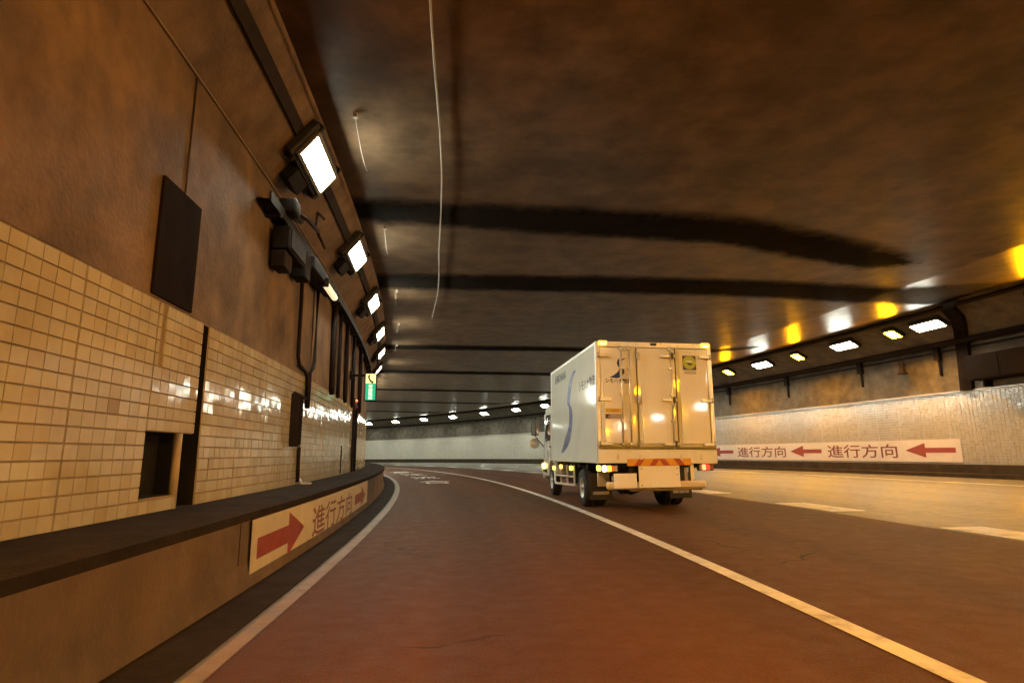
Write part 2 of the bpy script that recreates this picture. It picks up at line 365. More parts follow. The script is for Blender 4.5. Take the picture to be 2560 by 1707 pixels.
TW, THH, GAP = .1405, .1016, .003
def tile_cells(s0, s1, z0, rows, holes, breaks=1.0, off=.05):
    out = []; s = s0
    while s < s1:
        for k in range(7):
            a = s + k * TW; b = a + TW - GAP
            for r in range(rows):
                c = z0 + r * THH; d = c + THH - .0065; aa, bb, cc, dd = a, b, c, d
                for h in holes:
                    if aa < h[1] and bb > h[0] and cc < h[3] and dd > h[2]:
                        opts = [(aa, h[0] - .004, cc, dd), (h[1] + .004, bb, cc, dd), (aa, bb, cc, h[2] - .004), (aa, bb, h[3] + .004, dd)]
                        aa, bb, cc, dd = max(opts, key=lambda t: max(0, t[1] - t[0]) * max(0, t[3] - t[2]))
                if bb - aa > .025 and dd - cc > .025: out.append((aa, bb, cc, dd))
        s += breaks
    return out
def tile_mesh(cells, o, sgn, name, m, parent, tilt=.012):
    """all cells as one mesh of bevelled, slightly tilted tiles; sgn +1: face looks to +o"""
    q = []; f = []; r = []
    for (a, b, c, d) in cells:
        ta, tb = RNG.normal(0, tilt, 2); dp = .012 + RNG.normal(0, .0012); n = len(q); e = .003
        sm, zm = (a + b) / 2, (c + d) / 2
        for s, z in ((a, c), (b, c), (b, d), (a, d)): q.append((o, s, z))
        for s, z in ((a + e, c + e), (b - e, c + e), (b - e, d - e), (a + e, d - e)):
            q.append((o + sgn * (dp + ta * (s - sm) + tb * (z - zm)), s, z))
        fs = [(4, 5, 6, 7), (0, 1, 5, 4), (1, 2, 6, 5), (2, 3, 7, 6), (3, 0, 4, 7)]
        if sgn > 0: fs = [g[::-1] for g in fs] if False else fs
        f += [tuple(i + n for i in g) for g in fs]; r += [RNG.random()] * 5
    ob = mesh_obj(name, PP(q), f, m, parent, False, q, r); ob['kind'] = 'stuff'; return ob
cells = tile_cells(1.05, 32, HB + .005, 16, holes + [(5.11, 5.135, 1.74, 2.3)])
near = sorted([c for c in cells if c[0] > 3.1], key=lambda c: c[0])[:299]
nset = set(near)
tile_mesh([c for c in cells if c not in nset], -2.452, 1, 'tile_facing', M_tile, wallL)
# the 299 largest tiles one by one, all sharing a unit tile
def unit_tile():
    e = .02
    v = [(-.5, 0, -.5), (.5, 0, -.5), (.5, 0, .5), (-.5, 0, .5), (-.5 + e, 1, -.5 + e * 1.4), (.5 - e, 1, -.5 + e * 1.4), (.5 - e, 1, .5 - e * 1.4), (-.5 + e, 1, .5 - e * 1.4)]
    me = bpy.data.meshes.new('tile'); me.from_pydata(v, [], [(7, 6, 5, 4), (4, 5, 1, 0), (5, 6, 2, 1), (6, 7, 3, 2), (7, 4, 0, 3)]); me.materials.append(M_tile); me.update(); return me
UT = unit_tile(); UTB = UT.copy(); UTB.materials.clear(); UTB.materials.append(M_tileB)
for (a, b, c, d) in near:
    brown = a < 4.52 < b and c < 1.35 < d
    t = bpy.data.objects.new('tile', UTB if brown else UT); C.objects.link(t); t.parent = wallL
    fr = frame(-2.452, (a + b) / 2, (c + d) / 2)
    # local tile: x along the wall, y = out of the wall (+o)
    R = Matrix(((0, 1, 0, 0), (1, 0, 0, 0), (0, 0, 1, 0), (0, 0, 0, 1)))
    R = Matrix(((0, 1, 0, 0), (1, 0, 0, 0), (0, 0, 1, 0), (0, 0, 0, 1)))
    tl = Matrix.Rotation(RNG.normal(0, .010), 4, 'Z') @ Matrix.Rotation(RNG.normal(0, .010), 4, 'Y')
    t.matrix_basis = fr @ tl @ R @ Matrix.Diagonal((b - a, .012, d - c, 1))
# post and dark plate on the wall
m = MB().tube([P(-2.47, 5.68, .585), P(-2.47, 5.68, 1.2)], .035, 10); m.build('niche_post', M_barr_p := mat('pale post', (.42, .33, .22), .6, .2, 5), wallL, True)
pl = pbox('wall_plate', -2.45, -2.425, 4.87, 5.6, 2.235, 3.2, M_plate); tag(pl, 'dark upright steel plate on the sooty wall just above the tiles', 'plate')

wallR = sweep('tunnel_wall', [(18.21, .42), (18.21, 2.92)], S0, S1, M_tileFar, None, .8)
tag(wallR, 'long off-white tiled wall across the carriageway, curving away behind the truck', 'wall')
sweep('concrete_face', [(18.2, 2.915), (18.22, 4.62)], S0, S1, M_concR, wallR)
tile_mesh(tile_cells(9.0, 39.0, .435, 24, []), 18.207, -1, 'tile_facing', M_tileW, wallR, .009)
tile_mesh(tile_cells(39.0, 97, .435, 24, []), 18.207, -1, 'tile_facing', M_tileLift, wallR, .009)
cap = sweep('coping', [(18.195, 2.905), (18.12, 2.91), (18.12, 2.95), (18.2, 2.96)], S0, S1, M_tileW, wallR)
kr = sweep('footing_kerb', [(17.55, 0), (17.56, .13), (17.9, .135), (17.92, .42), (18.22, .425)], S0, S1, mat('brown kerb grime', (.055, .04, .027), .9, .35, 2, .3, 40, spec=.1, path=True)); tag(kr, 'dark soot-stained footing kerb below the far tiled wall', 'kerb')

# ================================================================== barrier
bar = sweep('barrier', [(-1.70, 0), (-1.745, .18), (-1.745, HB - .03), (-1.775, HB)], S0, S1, M_barr); tag(bar, 'low concrete barrier along the merging lane with a grimy flat top', 'barrier')
# uneven dirty top
q = []; f = []; ss = np.arange(0.5, 60, .25); cols = [-1.765, -1.95, -2.2, -2.47]
for i, s in enumerate(ss):
    for j, o in enumerate(cols): q.append((o + RNG.normal(0, .006), s, HB + .004 + (abs(RNG.normal(0, .006)) if j in (1, 2) else 0)))
for i in range(len(ss) - 1):
    for j in range(3): f.append((i * 4 + j, i * 4 + j + 1, i * 4 + j + 5, i * 4 + j + 4))
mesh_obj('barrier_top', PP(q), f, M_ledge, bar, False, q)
# dark overhanging lip below the top edge, as the photograph shows
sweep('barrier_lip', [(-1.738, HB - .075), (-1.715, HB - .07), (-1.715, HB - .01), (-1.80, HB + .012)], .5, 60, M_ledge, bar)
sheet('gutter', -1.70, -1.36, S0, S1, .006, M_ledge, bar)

for s in np.arange(1.9, 40, 3.3):
    pbox('casting_joint', -1.752, -1.7435, s, s + .014, .19, HB - .08, M_soot, bar)
for s in np.arange(5.28, 45, 5.3):
    pbox('casting_joint', -2.458, -2.4405, s, s + .009, 3.22 if s < 6 else 2.25, 4.33, mat('faint joint', (.05, .032, .02), .9, .3, 4, path=True), wallL)
def arrow_cells(s0, s1, zc, hw, sh, headlen):
    """arrow pointing to growing s: shaft and head as one outline in (s, z), cut in slices so it bends with the wall"""
    out = []; sh0 = s1 - headlen; n = 8
    for i in range(n):
        a = s0 + (sh0 - s0) * i / n; b = s0 + (sh0 - s0) * (i + 1) / n; out.append([(a, zc - sh), (b, zc - sh), (b, zc + sh), (a, zc + sh)])
    out.append([(sh0, zc - hw), (s1, zc), (sh0, zc + hw)])
    return out
def parrow(o, s0, s1, zc, hw, sh, hl, m, parent):
    q = []; f = []
    for poly in arrow_cells(s0, s1, zc, hw, sh, hl):
        n = len(q); q += [(o, s, z) for s, z in poly]; f.append(tuple(range(n, n + len(poly))))
    return mesh_obj('arrow', PP(q), f, m, parent, False, q)
def banner(name, o, sgn, s0, s1, z0, z1, m, label):
    b = sweep(name, [(o, z0), (o + sgn * .012, z0), (o + sgn * .012, z1), (o, z1)], s0, s1, m, None, .4); return tag(b, label, 'banner')
bl = banner('direction_banner', -1.735, 1, 5.42, 13.3, .055, .50, M_ban, 'cream banner with red arrow and Japanese lettering on the low barrier')
parrow(-1.721, 5.58, 7.25, .265, .205, .082, .68, M_redink, bl)
ptext('lettering', '進行方向', -1.721, 7.65, 10.8, .09, .43, M_redink2, bl)
parrow(-1.721, 11.2, 12.8, .265, .19, .08, .68, M_redink, bl)
br = banner('direction_banner', 18.185, -1, 19.62, 35.0, .49, 1.30, M_banR, 'long white banner with red arrows and Japanese lettering on the far wall')
for a, b, c, d in ((19.82, 21.85, 22.2, 25.75), (26.1, 28.05, 28.35, 31.9), (32.25, 34.2, 0, 0)):
    parrow(18.168, a, b, .91, .27, .09, .85, M_redink, br)
    if c: ptext('lettering', '進行方向', 18.168, c, d, .62, 1.17, M_redink2, br, rev=True)

# ================================================================== lamps
def lamp_proto(kind):
    """local: x along the tunnel, y up the slope, z out of the slope. Returns parts as meshes"""
    tmp = []
    if kind in ('led', 'ledr'):
        hx, hy = .60, .20
        tmp.append(('housing', M_house, MB().rbox(-.74, .74, -.27, .27, -.02, .085, .015) if kind == 'led' else MB().rbox(-.66, .66, -.215, .215, -.02, .085, .012)))
        fr = MB()
        for a, b, c, d in ((-hx - .05, hx + .05, hy - .04, hy + .01), (-hx - .05, hx + .05, -hy - .01, -hy + .04), (-hx - .05, -hx, -hy + .04, hy - .04), (hx, hx + .05, -hy + .04, hy - .04)):
            fr.box(a, b, c, d, .086, .125)
        tmp.append(('rim', M_houseR, fr))
        tmp.append(('lens', E_led, MB().box(-hx + .005, hx - .005, -hy + .045, hy - .045, .088, .112)))
    else:
        tmp.append(('housing', M_house, MB().rbox(-.30, .30, -.235, .235, -.02, .085, .012)))
        fr = MB()
        for a, b, c, d in ((-.27, .27, .18, .22), (-.27, .27, -.22, -.18), (-.27, -.235, -.18, .18), (.235, .27, -.18, .18)): fr.box(a, b, c, d, .086, .125)
        tmp.append(('rim', M_houseR, fr))
        tmp.append(('lens', E_na, MB().box(-.232, .232, -.177, .177, .088, .112)))
    if kind == 'nav': tmp.append(('added_baffle', M_soot, MB().box(-.30, .30, -.235, -.222, .08, .36)))  # added on unseen lamps only, keeps their light off their own wall
    if kind == 'led':
        for a in (-.60, .60): tmp.append(('clamp', M_dark, MB().box(a - .03, a + .03, -.31, .31, -.01, .10)))
        tmp.append(('junction_box', M_dark, MB().rbox(-.35, .15, -.50, -.29, -.02, .12, .012)))
    out = []
    for nm, mt, b in tmp:
        o = b.build(nm, mt); me = o.data; bpy.data.objects.remove(o); out.append((nm, me))
    return out
PROTO = {k: lamp_proto(k) for k in ('led', 'ledr', 'na', 'nav')}
def lamp(kind, side, s, label, group, wide=1.0):
    if side == 'L':
        A, B = Vector((-2.44, 4.35)), Vector((-1.81, 5.12)); c = Vector((-2.035, 4.83))
    else:
        A, B = Vector((18.02, 4.6)), Vector((16.2, 5.6)); c = Vector((16.83, 5.235))
    t = (B - A).normalized(); n = Vector((t.y, -t.x)) if side == 'L' else Vector((-t.y, t.x))
    if n.y > 0: n = -n
    base = c - n * ((c - A).dot(n)) + n * .02
    fr = frame(base.x, s, base.y)
    # columns: x along (or reversed), y up-slope, z normal ; in frame axes (o, s, z)
    xs = Vector((0, 1, 0)); ys = Vector((t.x, 0, t.y)); zs = Vector((n.x, 0, n.y))
    if xs.cross(ys).dot(zs) < 0: xs = -xs
    R = Matrix((xs, ys, zs)).transposed().to_4x4()
    sc = Matrix.Diagonal((1, wide, 1, 1))
    e = empty('tunnel_lamp', fr @ R, label, 'lamp', group)
    for nm, me in PROTO[kind]:
        p = bpy.data.objects.new(nm, me); C.objects.link(p); p.parent = e; p.matrix_basis = sc
    return e
ORD = ['nearest', 'second', 'third', 'fourth', 'fifth', 'sixth', 'seventh', 'eighth', 'ninth', 'tenth']
GL, GR, GF = 'white lamps on the haunch above the cream wall', 'lamps on the haunch above the far wall', 'white lamps over the distant bend'
for i, s in enumerate((7.95, 11.95, 15.95, 20.2, 24.3, 29.2, 34.2)):
    lamp('led', 'L', s, f'{ORD[i]} white rectangular lamp in the row above the cream wall', GL, .95)
for i, s in enumerate((18.85, 22.65, 27.7)):
    lamp('ledr', 'R', s, ('large white rectangular lamp beside the dark duct, nearest in the far row', 'white rectangular lamp between the two larger orange lamps of the far row', 'white rectangular lamp closest to the truck in the far row')[i], GR, 1.25)
for i, s in enumerate((20.3, 25.3, 30.3)):
    lamp('na', 'R', s, ('orange sodium lamp next to the largest white lamp of the far row', 'middle orange sodium lamp of the three in the far row', 'small orange sodium lamp right beside the truck roof')[i], GR, 1.2)
for i, s in enumerate((33.2, 38.0, 43.0, 47.6)):
    lamp('ledr', 'R', s, 'white rectangular lamp of the far row hidden behind the truck', 'lamps hidden by the truck', 1.25)
for i, s in enumerate((51.8, 56.4, 61.7, 67.2, 72.4, 77.6, 82.7)):
    lamp('ledr', 'R', s, f'small white lamp over the distant bend, {("first" if i == 0 else ORD[i])} counting from the truck', GF, 1.4)
GB = 'lamps out of view behind the viewpoint'
for i in range(8):
    lamp('nav', 'L', 2.4 - 4.4 * i, 'orange sodium lamp above the cream wall, behind the viewpoint', GB, 1.0)
for i in range(54):
    k = 'ledr' if i % 2 == 1 else 'nav'
    lamp(k, 'R', 15.2 - 2.5 * i, f'{"orange sodium" if k == "nav" else "white"} lamp of the far row, out of view', GB, 1.25)
for i in range(40):  # extra unseen lamps, packed closer than the visible rows to brighten the far wall
    lamp('led', 'L', 36.0 + 1.6 * i, 'added white lamp, unseen round the bend, brightening the far wall', 'added lamps out of view round the bend', .95)

# ================================================================== equipment on the left side
def haunch_pt(d, n_off):
    A, B = np.array([-2.46, 4.35]), np.array([-1.81, 5.12]); t = (B - A) / np.linalg.norm(B - A); n = np.array([t[1], -t[0]])
    p = A + t * d + n * n_off; return p
a, b = haunch_pt(.60, .0), haunch_pt(.73, .0); c_, d_ = haunch_pt(.73, .035), haunch_pt(.60, .035)
cd = sweep('conduit_strip', [tuple(a), tuple(d_), tuple(c_), tuple(b)], .5, 60, M_cond); tag(cd, 'flat dark conduit strip linking the lamps above the cream wall', 'conduit')
# angle bead at the foot of the haunch
ab = sweep('angle_bead', [(-2.455, 4.34), (-2.44, 4.34), (-2.44, 4.362), (-2.45, 4.37)], .5, 60, mat('pale bead', (.19, .135, .08), .5, .2, 4, path=True)); tag(ab, 'thin pale bead running along the foot of the sloped haunch', 'trim')
# cable tray from s=7 onward
tray = sweep('cable_tray', [(-2.45, 3.92), (-2.27, 3.90), (-2.27, 4.03), (-2.29, 4.03), (-2.29, 3.93), (-2.45, 3.945)], 7.1, 60, M_dark, None, .5); tag(tray, 'dark cable tray running along the concrete above the cream wall', 'cable tray')
for s in np.arange(7.5, 40, 1.6):
    pbox('bracket', -2.45, -2.26, s, s + .05, 3.86, 3.90, M_cond, tray)
for k in range(3):
    ptube([(-2.42 + .05 * k, s, 3.97 + .012 * math.sin(s * 1.3 + k)) for s in np.arange(7.2, 45, .8)], .02, 6).build('cable', M_cond, tray, True)
# equipment box with camera on an arm
eq = empty('camera_unit', frame(-2.44, 8.2, 3.9), 'dark surveillance camera and control box on the wall below the nearest lamp', 'camera')
def lb(fn): return fn
bx = MB().rbox(.02, .24, -.45, .45, -.36, -.06, .015); bx.build('control_box', M_dark, eq)
MB().rbox(.24, .255, -.40, .40, -.33, -.09, .004).build('box_door', M_cond, eq)
MB().tube([(.06, -.85, .04), (.14, -.3, .16), (.2, .2, .25)], .05, 10).build('camera_body', M_dark, eq, True)
MB().rbox(.08, .30, -.50, -.22, .10, .30, .03, 2).build('camera_housing', M_dark, eq, True)
MB().tube([(.2, -.3, .22), (.26, .35, .32), (.3, .9, .34)], .028, 8).build('arm', M_cond, eq, True)
MB().tube([(.28, .75, .34), (.3, .75, .58), (.34, 1.05, .6)], .02, 8).build('antenna', M_cond, eq, True)
MB().tube([(.28, .95, .33), (.32, 1.3, .22)], .022, 8).build('strut', M_cond, eq, True)
MB().rbox(.02, .20, -.45, -.1, -.60, -.38, .015).build('terminal_box', M_cond, eq)
eq2 = empty('splice_box', frame(-2.44, 9.9, 3.75), 'dark splice box mounted under the cable tray beside the tube lamp', 'box')
MB().rbox(.02, .26, -.75, .75, -.05, .13, .015).build('body', M_dark, eq2); MB().rbox(.02, .22, -1.1, -.78, -.3, .1, .015).build('side_box', M_dark, eq2)
tl_ = empty('tube_lamp', frame(-2.40, 10.6, 3.72), 'short pale tube lamp below the dark cable tray', 'lamp')
MB().tube([(.20, -.5, 0), (.20, .5, 0)], .055, 10).build('tube', E_tube, tl_, True)
MB().rbox(.0, .17, -.55, .55, .02, .10, .01).build('holder', M_dark, tl_)
for y in (-.53, .53): MB().rbox(.12, .27, y - .03, y + .03, -.07, .07, .008).build('end_cap', M_cond, tl_)
# U shaped conduits
cu = empty('conduit_pipes', frame(-2.44, 10.1, 1.7), 'dark looped conduit pipes dropping over the tile edge to a wall box', 'pipes')
def rel(e, m): # path points -> local of empty
    inv = e.matrix_world.inverted(); m.v = [tuple(inv @ Vector(v)) for v in m.v]; return m
rel(cu, ptube([(-2.40, 9.42, 3.75), (-2.40, 9.44, 2.42), (-2.40, 9.55, 2.32), (-2.40, 10.0, 2.27), (-2.40, 10.15, 2.2), (-2.40, 10.2, 1.72)], .03)).build('pipe', M_cond, cu, True)
rel(cu, ptube([(-2.38, 10.55, 3.72), (-2.38, 10.55, 2.5), (-2.38, 10.45, 2.38), (-2.38, 10.25, 2.28), (-2.38, 10.22, 1.72)], .03)).build('pipe', M_cond, cu, True)
rel(cu, ptube([(-2.41, 9.9, 1.13), (-2.41, 9.92, .62)], .028)).build('pipe', M_cond, cu, True)
rel(cu, ptube([(-2.41, 9.42, 1.89), (-2.41, 10.15, 1.87)], .025)).build('pipe', M_cond, cu, True)
for z in (2.6, 3.1, 3.5):
    for s in (9.43, 10.55): rel(cu, MB().box(*[0] * 6)) if False else None
hb = empty('hydrant_box', frame(-2.44, 9.45, 1.5), 'tall narrow dark box on the cream tiles under the pipes', 'box')
MB().rbox(.0, .12, -.11, .11, -.37, .38, .012).build('body', M_cond, hb); MB().rbox(.12, .13, -.09, .09, -.34, .35, .004).build('lid', M_plate, hb)
pc = rel(hb, ptube([(-2.40, 9.95, .66), (-2.36, 9.96, .60), (-2.22, 9.99, .585)], .03)); pc.build('drain_pipe', M_steel, hb, True)
# further drop pipes on the concrete
GD = 'drop pipes on the concrete above the cream wall'
for i, (s, r) in enumerate(((12.5, .06), (13.4, .04), (14.6, .05), (16.2, .05), (18.4, .06))):
    t = ptube([(-2.40, s, 3.92), (-2.40, s + .02, 2.26), (-2.41, s + .1, 2.18)], r).build('drop_pipe', M_cond, None, True); tag(t, f'dark drop pipe under the cable tray, {ORD[i]} beyond the looped conduits' if i else 'dark drop pipe under the cable tray, nearest beyond the looped conduits', 'pipe', GD)
# dark joint frame round the tall slot at s=17.3
fr_ = empty('slot_frame', frame(-2.44, 17.35, 1.4), 'brown steel frame around the tall dark slot in the cream wall', 'frame')
for a, b in ((-.50, -.44), (.44, .50)): MB().box(-.03, .05, a, b, -.82, .85).build('jamb', M_cond, fr_)
MB().box(-.03, .05, -.50, .50, .85, .91).build('head', M_cond, fr_)
# red pilot lamp
rp = empty('pilot_lamp', frame(-2.42, 16.95, 2.38), 'tiny red pilot lamp on the wall near the green sign', 'lamp')
MB().rbox(-.03, .04, -.05, .05, -.05, .05, .008).build('holder', M_dark, rp)
MB().lathe([(.0, .055), (.02, .05), (.03, .03), (.03, 0)], (.04, 0, 0), 'x', 12).build('bulb', emit('red pilot', (1, .04, .02), 3.0), rp, True)
# emergency telephone sign, facing the traffic
sg = empty('phone_sign', frame(-1.93, 15.7, 2.30) , 'lit yellow and green emergency telephone sign hanging from the near wall', 'sign')
MB().rbox(-.14, .14, 0, .16, -.03, .66, .012).build('case', M_dark, sg)
MB().box(-.12, .12, -.006, 0.01, .40, .63).build('yellow_panel', emit('lit yellow panel', (1.0, .92, .28), .85), sg)
MB().box(-.12, .12, -.006, 0.01, 0, .397).build('green_panel', emit('lit green panel', (.0, .46, .24), .7, (.0, .3, .15)), sg)
v, f = text_flat('非'); E_txt = emit('lit white lettering', (.85, 1.0, .72), 1.0)
for i, ch in enumerate('非常電話'):
    v, f = text_flat(ch, .012); wd = v[:, 0].max()
    mesh_obj('lettering', [(-.05 + .10 * x / wd, -.009, .292 - .093 * i + .084 * y) for x, y in v], f, E_txt, sg)
ic = MB(); pts = [(-.06, .60), (-.03, .615), (-.012, .585), (-.03, .55), (-.005, .50), (.03, .465), (.06, .455), (.075, .42), (.05, .40), (.015, .41), (-.03, .455), (-.055, .51), (-.07, .56)]
ic.prism(pts, 1, -.010, -.006); ic.build('handset_mark', mat('dark olive print', (.10, .09, .02), .5), sg)
MB().box(-.45, -.10, .05, .10, .58, .63).build('bracket', M_dark, sg); MB().box(-.50, -.45, .0, .15, .50, .70).build('base_plate', M_dark, sg)
# cable along the ceiling, and the short slack cable clipped near the corner
pts = [(-.35 + .02 * math.sin(s * .9), s, 5.09 - .012 * abs(math.sin(s * .45)) - .005) for s in np.arange(-2, 19.1, .5)]
cb = ptube(pts, .012, 7).build('ceiling_cable', M_cable, None, True); tag(cb, 'pale thin cable strung along the underside of the ceiling', 'cable')
for i, s in enumerate((7.2, 11.2, 15.9, 20.2, 24.3)):
    pts = [(-1.37 - .05 * k - .01 * i, s + 1.55 * k, 5.085 - .10 * math.sin(math.pi * k) ** .7 - .01) for k in np.linspace(0, 1, 12)]
    ld = ptube(pts, .005, 6).build('lamp_lead', M_cable, None, True); tag(ld, f'short slack pale cable on the ceiling beside the {ORD[i]} lamp above the cream wall', 'cable', 'slack cables in the ceiling corner')
    p_ = P(-1.37, s, 5.09); MB().box(p_.x - .025, p_.x + .025, p_.y - .03, p_.y + .03, p_.z - .035, p_.z + .035).build('clip', M_cable, ld)

# ================================================================== equipment on the right side
def poly_duct(name, pts, w_, t_, m, label, cat):
    """flat duct following (o,s,z) points, width along s, thickness towards the road"""
    q = []; f = []
    for i, (o, s, z) in enumerate(pts):
        q += [(o, s - w_ / 2, z), (o, s + w_ / 2, z), (o - t_, s + w_ / 2, z - t_ * .4), (o - t_, s - w_ / 2, z - t_ * .4)]
    for i in range(len(pts) - 1):
        for k in range(4): f.append((i * 4 + k, i * 4 + (k + 1) % 4, i * 4 + 4 + (k + 1) % 4, i * 4 + 4 + k))
    f += [(0, 1, 2, 3), tuple(len(q) - 4 + k for k in range(4))]
    o = mesh_obj(name, PP(q), f, m, None, False, q); return tag(o, label, cat)
poly_duct('cable_duct', [(18.18, 19.0, 2.97), (18.18, 18.9, 4.55), (17.4, 18.2, 4.96), (16.9, 17.8, 5.2), (16.4, 17.6, 5.45), (15.8, 16.9, 5.5)], .42, .14, M_soot, 'broad dark duct climbing the far wall beside the largest lamp', 'duct')
cab = empty('equipment_cabinet', frame(18.15, 16.6, 3.1), 'dark equipment cabinet on the far wall at the right edge', 'cabinet')
MB().rbox(-.55, .03, -2.6, 2.15, .08, .92, .02).build('body', M_soot, cab)
for y in (-1.9, -.8, .3, 1.4): MB().rbox(-.565, -.55, y - .5, y + .5, .14, .86, .006).build('door', M_soot, cab)
for y in (-2.2, -.4, 1.8): MB().box(-.3, .03, y - .03, y + .03, -.14, .08).build('bracket', M_dark, cab)
GP = 'conduit drops on the far concrete wall'
for i, s in enumerate((19.9, 23.4, 27.75, 32.15)):
    e = empty('conduit_drop', frame(18.2, s, 3.5), ('dark conduit drop beside the broad duct on the far wall', 'dark conduit drop under the second white lamp on the far wall', 'dark conduit drop under the third white lamp on the far wall', 'dark conduit drop on the far wall next to the truck')[i], 'conduit', GP)
    MB().rbox(-.16, .0, -.12, .12, .62, 1.08, .012).build('box', M_dark, e); MB().tube([(-.05, 0, .05), (-.05, 0, .62)], .05, 8).build('pipe', M_dark, e, True)
hn = empty('horn_speaker', frame(18.12, 21.3, 4.0), 'dark horn loudspeaker on the far wall between two lamps', 'loudspeaker')
MB().lathe([(.02, .26), (.07, .24), (.09, .06), (.15, -.18), (.20, -.22), (.20, -.235), (.0, -.20)], (-.14, 0, .05), 'z', 18).build('horn', M_cond, hn, True)
MB().tube([(.05, 0, .15), (-.14, 0, .2)], .025, 8).build('bracket', M_dark, hn, True)
rl_ = sweep('wall_conduit', [(18.2, 4.38), (18.13, 4.38), (18.13, 4.44), (18.2, 4.44)], 0, 70, M_cond); tag(rl_, 'dark conduit running along the far wall below the lamps', 'conduit')
rl2 = sweep('lamp_rail', [(16.27, 5.545), (16.24, 5.49), (16.35, 5.43), (16.38, 5.49)], 0, 90, M_cond); tag(rl2, 'dark rail along the upper edge of the far lamp row', 'rail')
rl3 = sweep('lamp_rail', [(17.78, 4.71), (17.74, 4.64), (17.9, 4.54), (17.98, 4.6)], 0, 90, M_cond); tag(rl3, 'dark rail along the lower edge of the far lamp row', 'rail')

# ================================================================== TRUCK (local: x right, y forward, z up, origin under the rear sill)
PHI = .118
TR = Matrix.Translation((2.441, 10.917, 0)) @ Matrix.Rotation(PHI, 4, 'Z')
M_tw = mat('white truck panel', (.74, .75, .68), .08, .03, 2, .01, 5, dirt=(.56, .54, .45), dirt_scale=1.5, dirt_amt=.12, rvar=.02)
M_tr = mat('cream rear door panel', (.86, .85, .80), .06, .03, 2.5, .008, 3, dirt=(.5, .43, .32), dirt_scale=5, dirt_amt=.28, streak=1, rvar=.02)
M_alu = mat('aluminium trim', (.72, .69, .62), .35, .1, 6, metal=.6)
M_dk = mat('dark chassis', (.022, .02, .018), .6, .3, 6, .1, 40)
M_rub = mat('tyre rubber', (.018, .017, .016), .8, .3, 12, .2, 60)
M_gap = mat('door seal', (.10, .085, .055), .7, .2, 5)
M_blue = mat('blue print', (.008, .025, .16), .35, .1, 6)
M_blueW = mat('worn blue print', (.09, .11, .22), .4, .25, 9)
M_blk = mat('dark print', (.02, .025, .02), .5, .2, 9)
truck = empty('box_truck', TR, 'white box truck with blue stroke logo driving ahead, amber lamps lit', 'truck')
HW = 1.03; ZB, ZT, LB = .80, 2.855, 4.35
RHO = -.019
body = bpy.data.objects.new('cargo_body', None); C.objects.link(body); body.parent = truck
body.matrix_basis = Matrix.Translation((0, 0, .5)) @ Matrix.Rotation(-RHO * 0 + RHO * -1 * -1, 4, 'Y') @ Matrix.Translation((0, 0, -.5)) if False else Matrix.Translation((0, 0, .5)) @ Matrix.Rotation(.019, 4, 'Y') @ Matrix.Translation((0, 0, -.5))
def B(m, name, mt, smooth=False): return m.build(name, mt, body, smooth)
def T(m, name, mt, smooth=False): return m.build(name, mt, truck, smooth)
B(MB().box(-HW + .015, HW - .015, .05, LB - .01, ZB + .01, ZT - .02), 'box_core', M_tw)
# side skin: five pressed panels a side, with joints
for sx in (-1, 1):
    for a, b in ((.06, 1.46), (1.465, 2.92), (2.925, 4.33)):
        B(MB().rbox(min(sx * (HW - .014), sx * HW), max(sx * (HW - .014), sx * HW), a, b, ZB + .035, ZT - .05, .003), 'side_panel', M_tw)
    B(MB().rbox(min(sx * (HW - .02), sx * (HW + .012)), max(sx * (HW - .02), sx * (HW + .012)), .02, LB, ZT - .055, ZT, .006), 'top_rail', M_alu)
    B(MB().rbox(min(sx * (HW - .02), sx * (HW + .012)), max(sx * (HW - .02), sx * (HW + .012)), .06, LB, ZB - .005, ZB + .04, .006), 'bottom_rail', M_tw)
    B(MB().rbox(min(sx * (HW - .06), sx * (HW + .014)), max(sx * (HW - .06), sx * (HW + .014)), -.02, .055, ZB + .02, ZT + .005, .008), 'corner_post', M_alu)
    B(MB().rbox(min(sx * (HW - .05), sx * (HW + .014)), max(sx * (HW - .05), sx * (HW + .014)), LB - .04, LB + .02, ZB, ZT, .008), 'corner_post', M_alu)
B(MB().rbox(-HW, HW, 0, LB, ZT - .02, ZT + .012, .006), 'roof', M_tw)
B(MB().rbox(-HW + .06, HW - .06, -.02, .05, ZT - .085, ZT + .008, .006), 'rear_header', M_alu)
B(MB().rbox(-.06, .05, -.03, -.02, ZT - .05, ZT - .005, .003), 'header_latch', M_dk)
# rear doors
for a, b in ((-.965, -.325), (-.305, .371), (.391, .965)):
    d = B(MB().rbox(a, b, -.012, .02, 1.075, ZT - .095, .008), 'rear_door', M_tr)
    m_ = MB(); m_.add([(a + .05, -.066, 1.13), (b - .05, -.066, 1.13), (b - .05, -.0155, ZT - .15), (a + .05, -.0155, ZT - .15), (a + .05, -.01, 1.13), (b - .05, -.01, 1.13), (b - .05, -.01, ZT - .15), (a + .05, -.01, ZT - .15)], [(0, 1, 2, 3), (4, 0, 3, 7), (1, 5, 6, 2), (0, 4, 5, 1), (3, 2, 6, 7)]); m_.build('door_panel', M_tr, d)
for x in (-.315, .381): B(MB().box(x - .010, x + .010, -.008, .01, 1.07, ZT - .09), 'door_seal', M_gap)
for x in (-.61, -.47, .27): # lock rods
    r = B(MB().tube([(x, -.082, 1.04), (x, -.082, ZT - .06)], .014, 8), 'lock_rod', M_alu, True)
    for z in (1.12, 1.5, 1.95, 2.4, ZT - .12): MB().rbox(x - .028, x + .028, -.096, -.012, z - .018, z + .018, .004).build('rod_guide', M_alu, r)
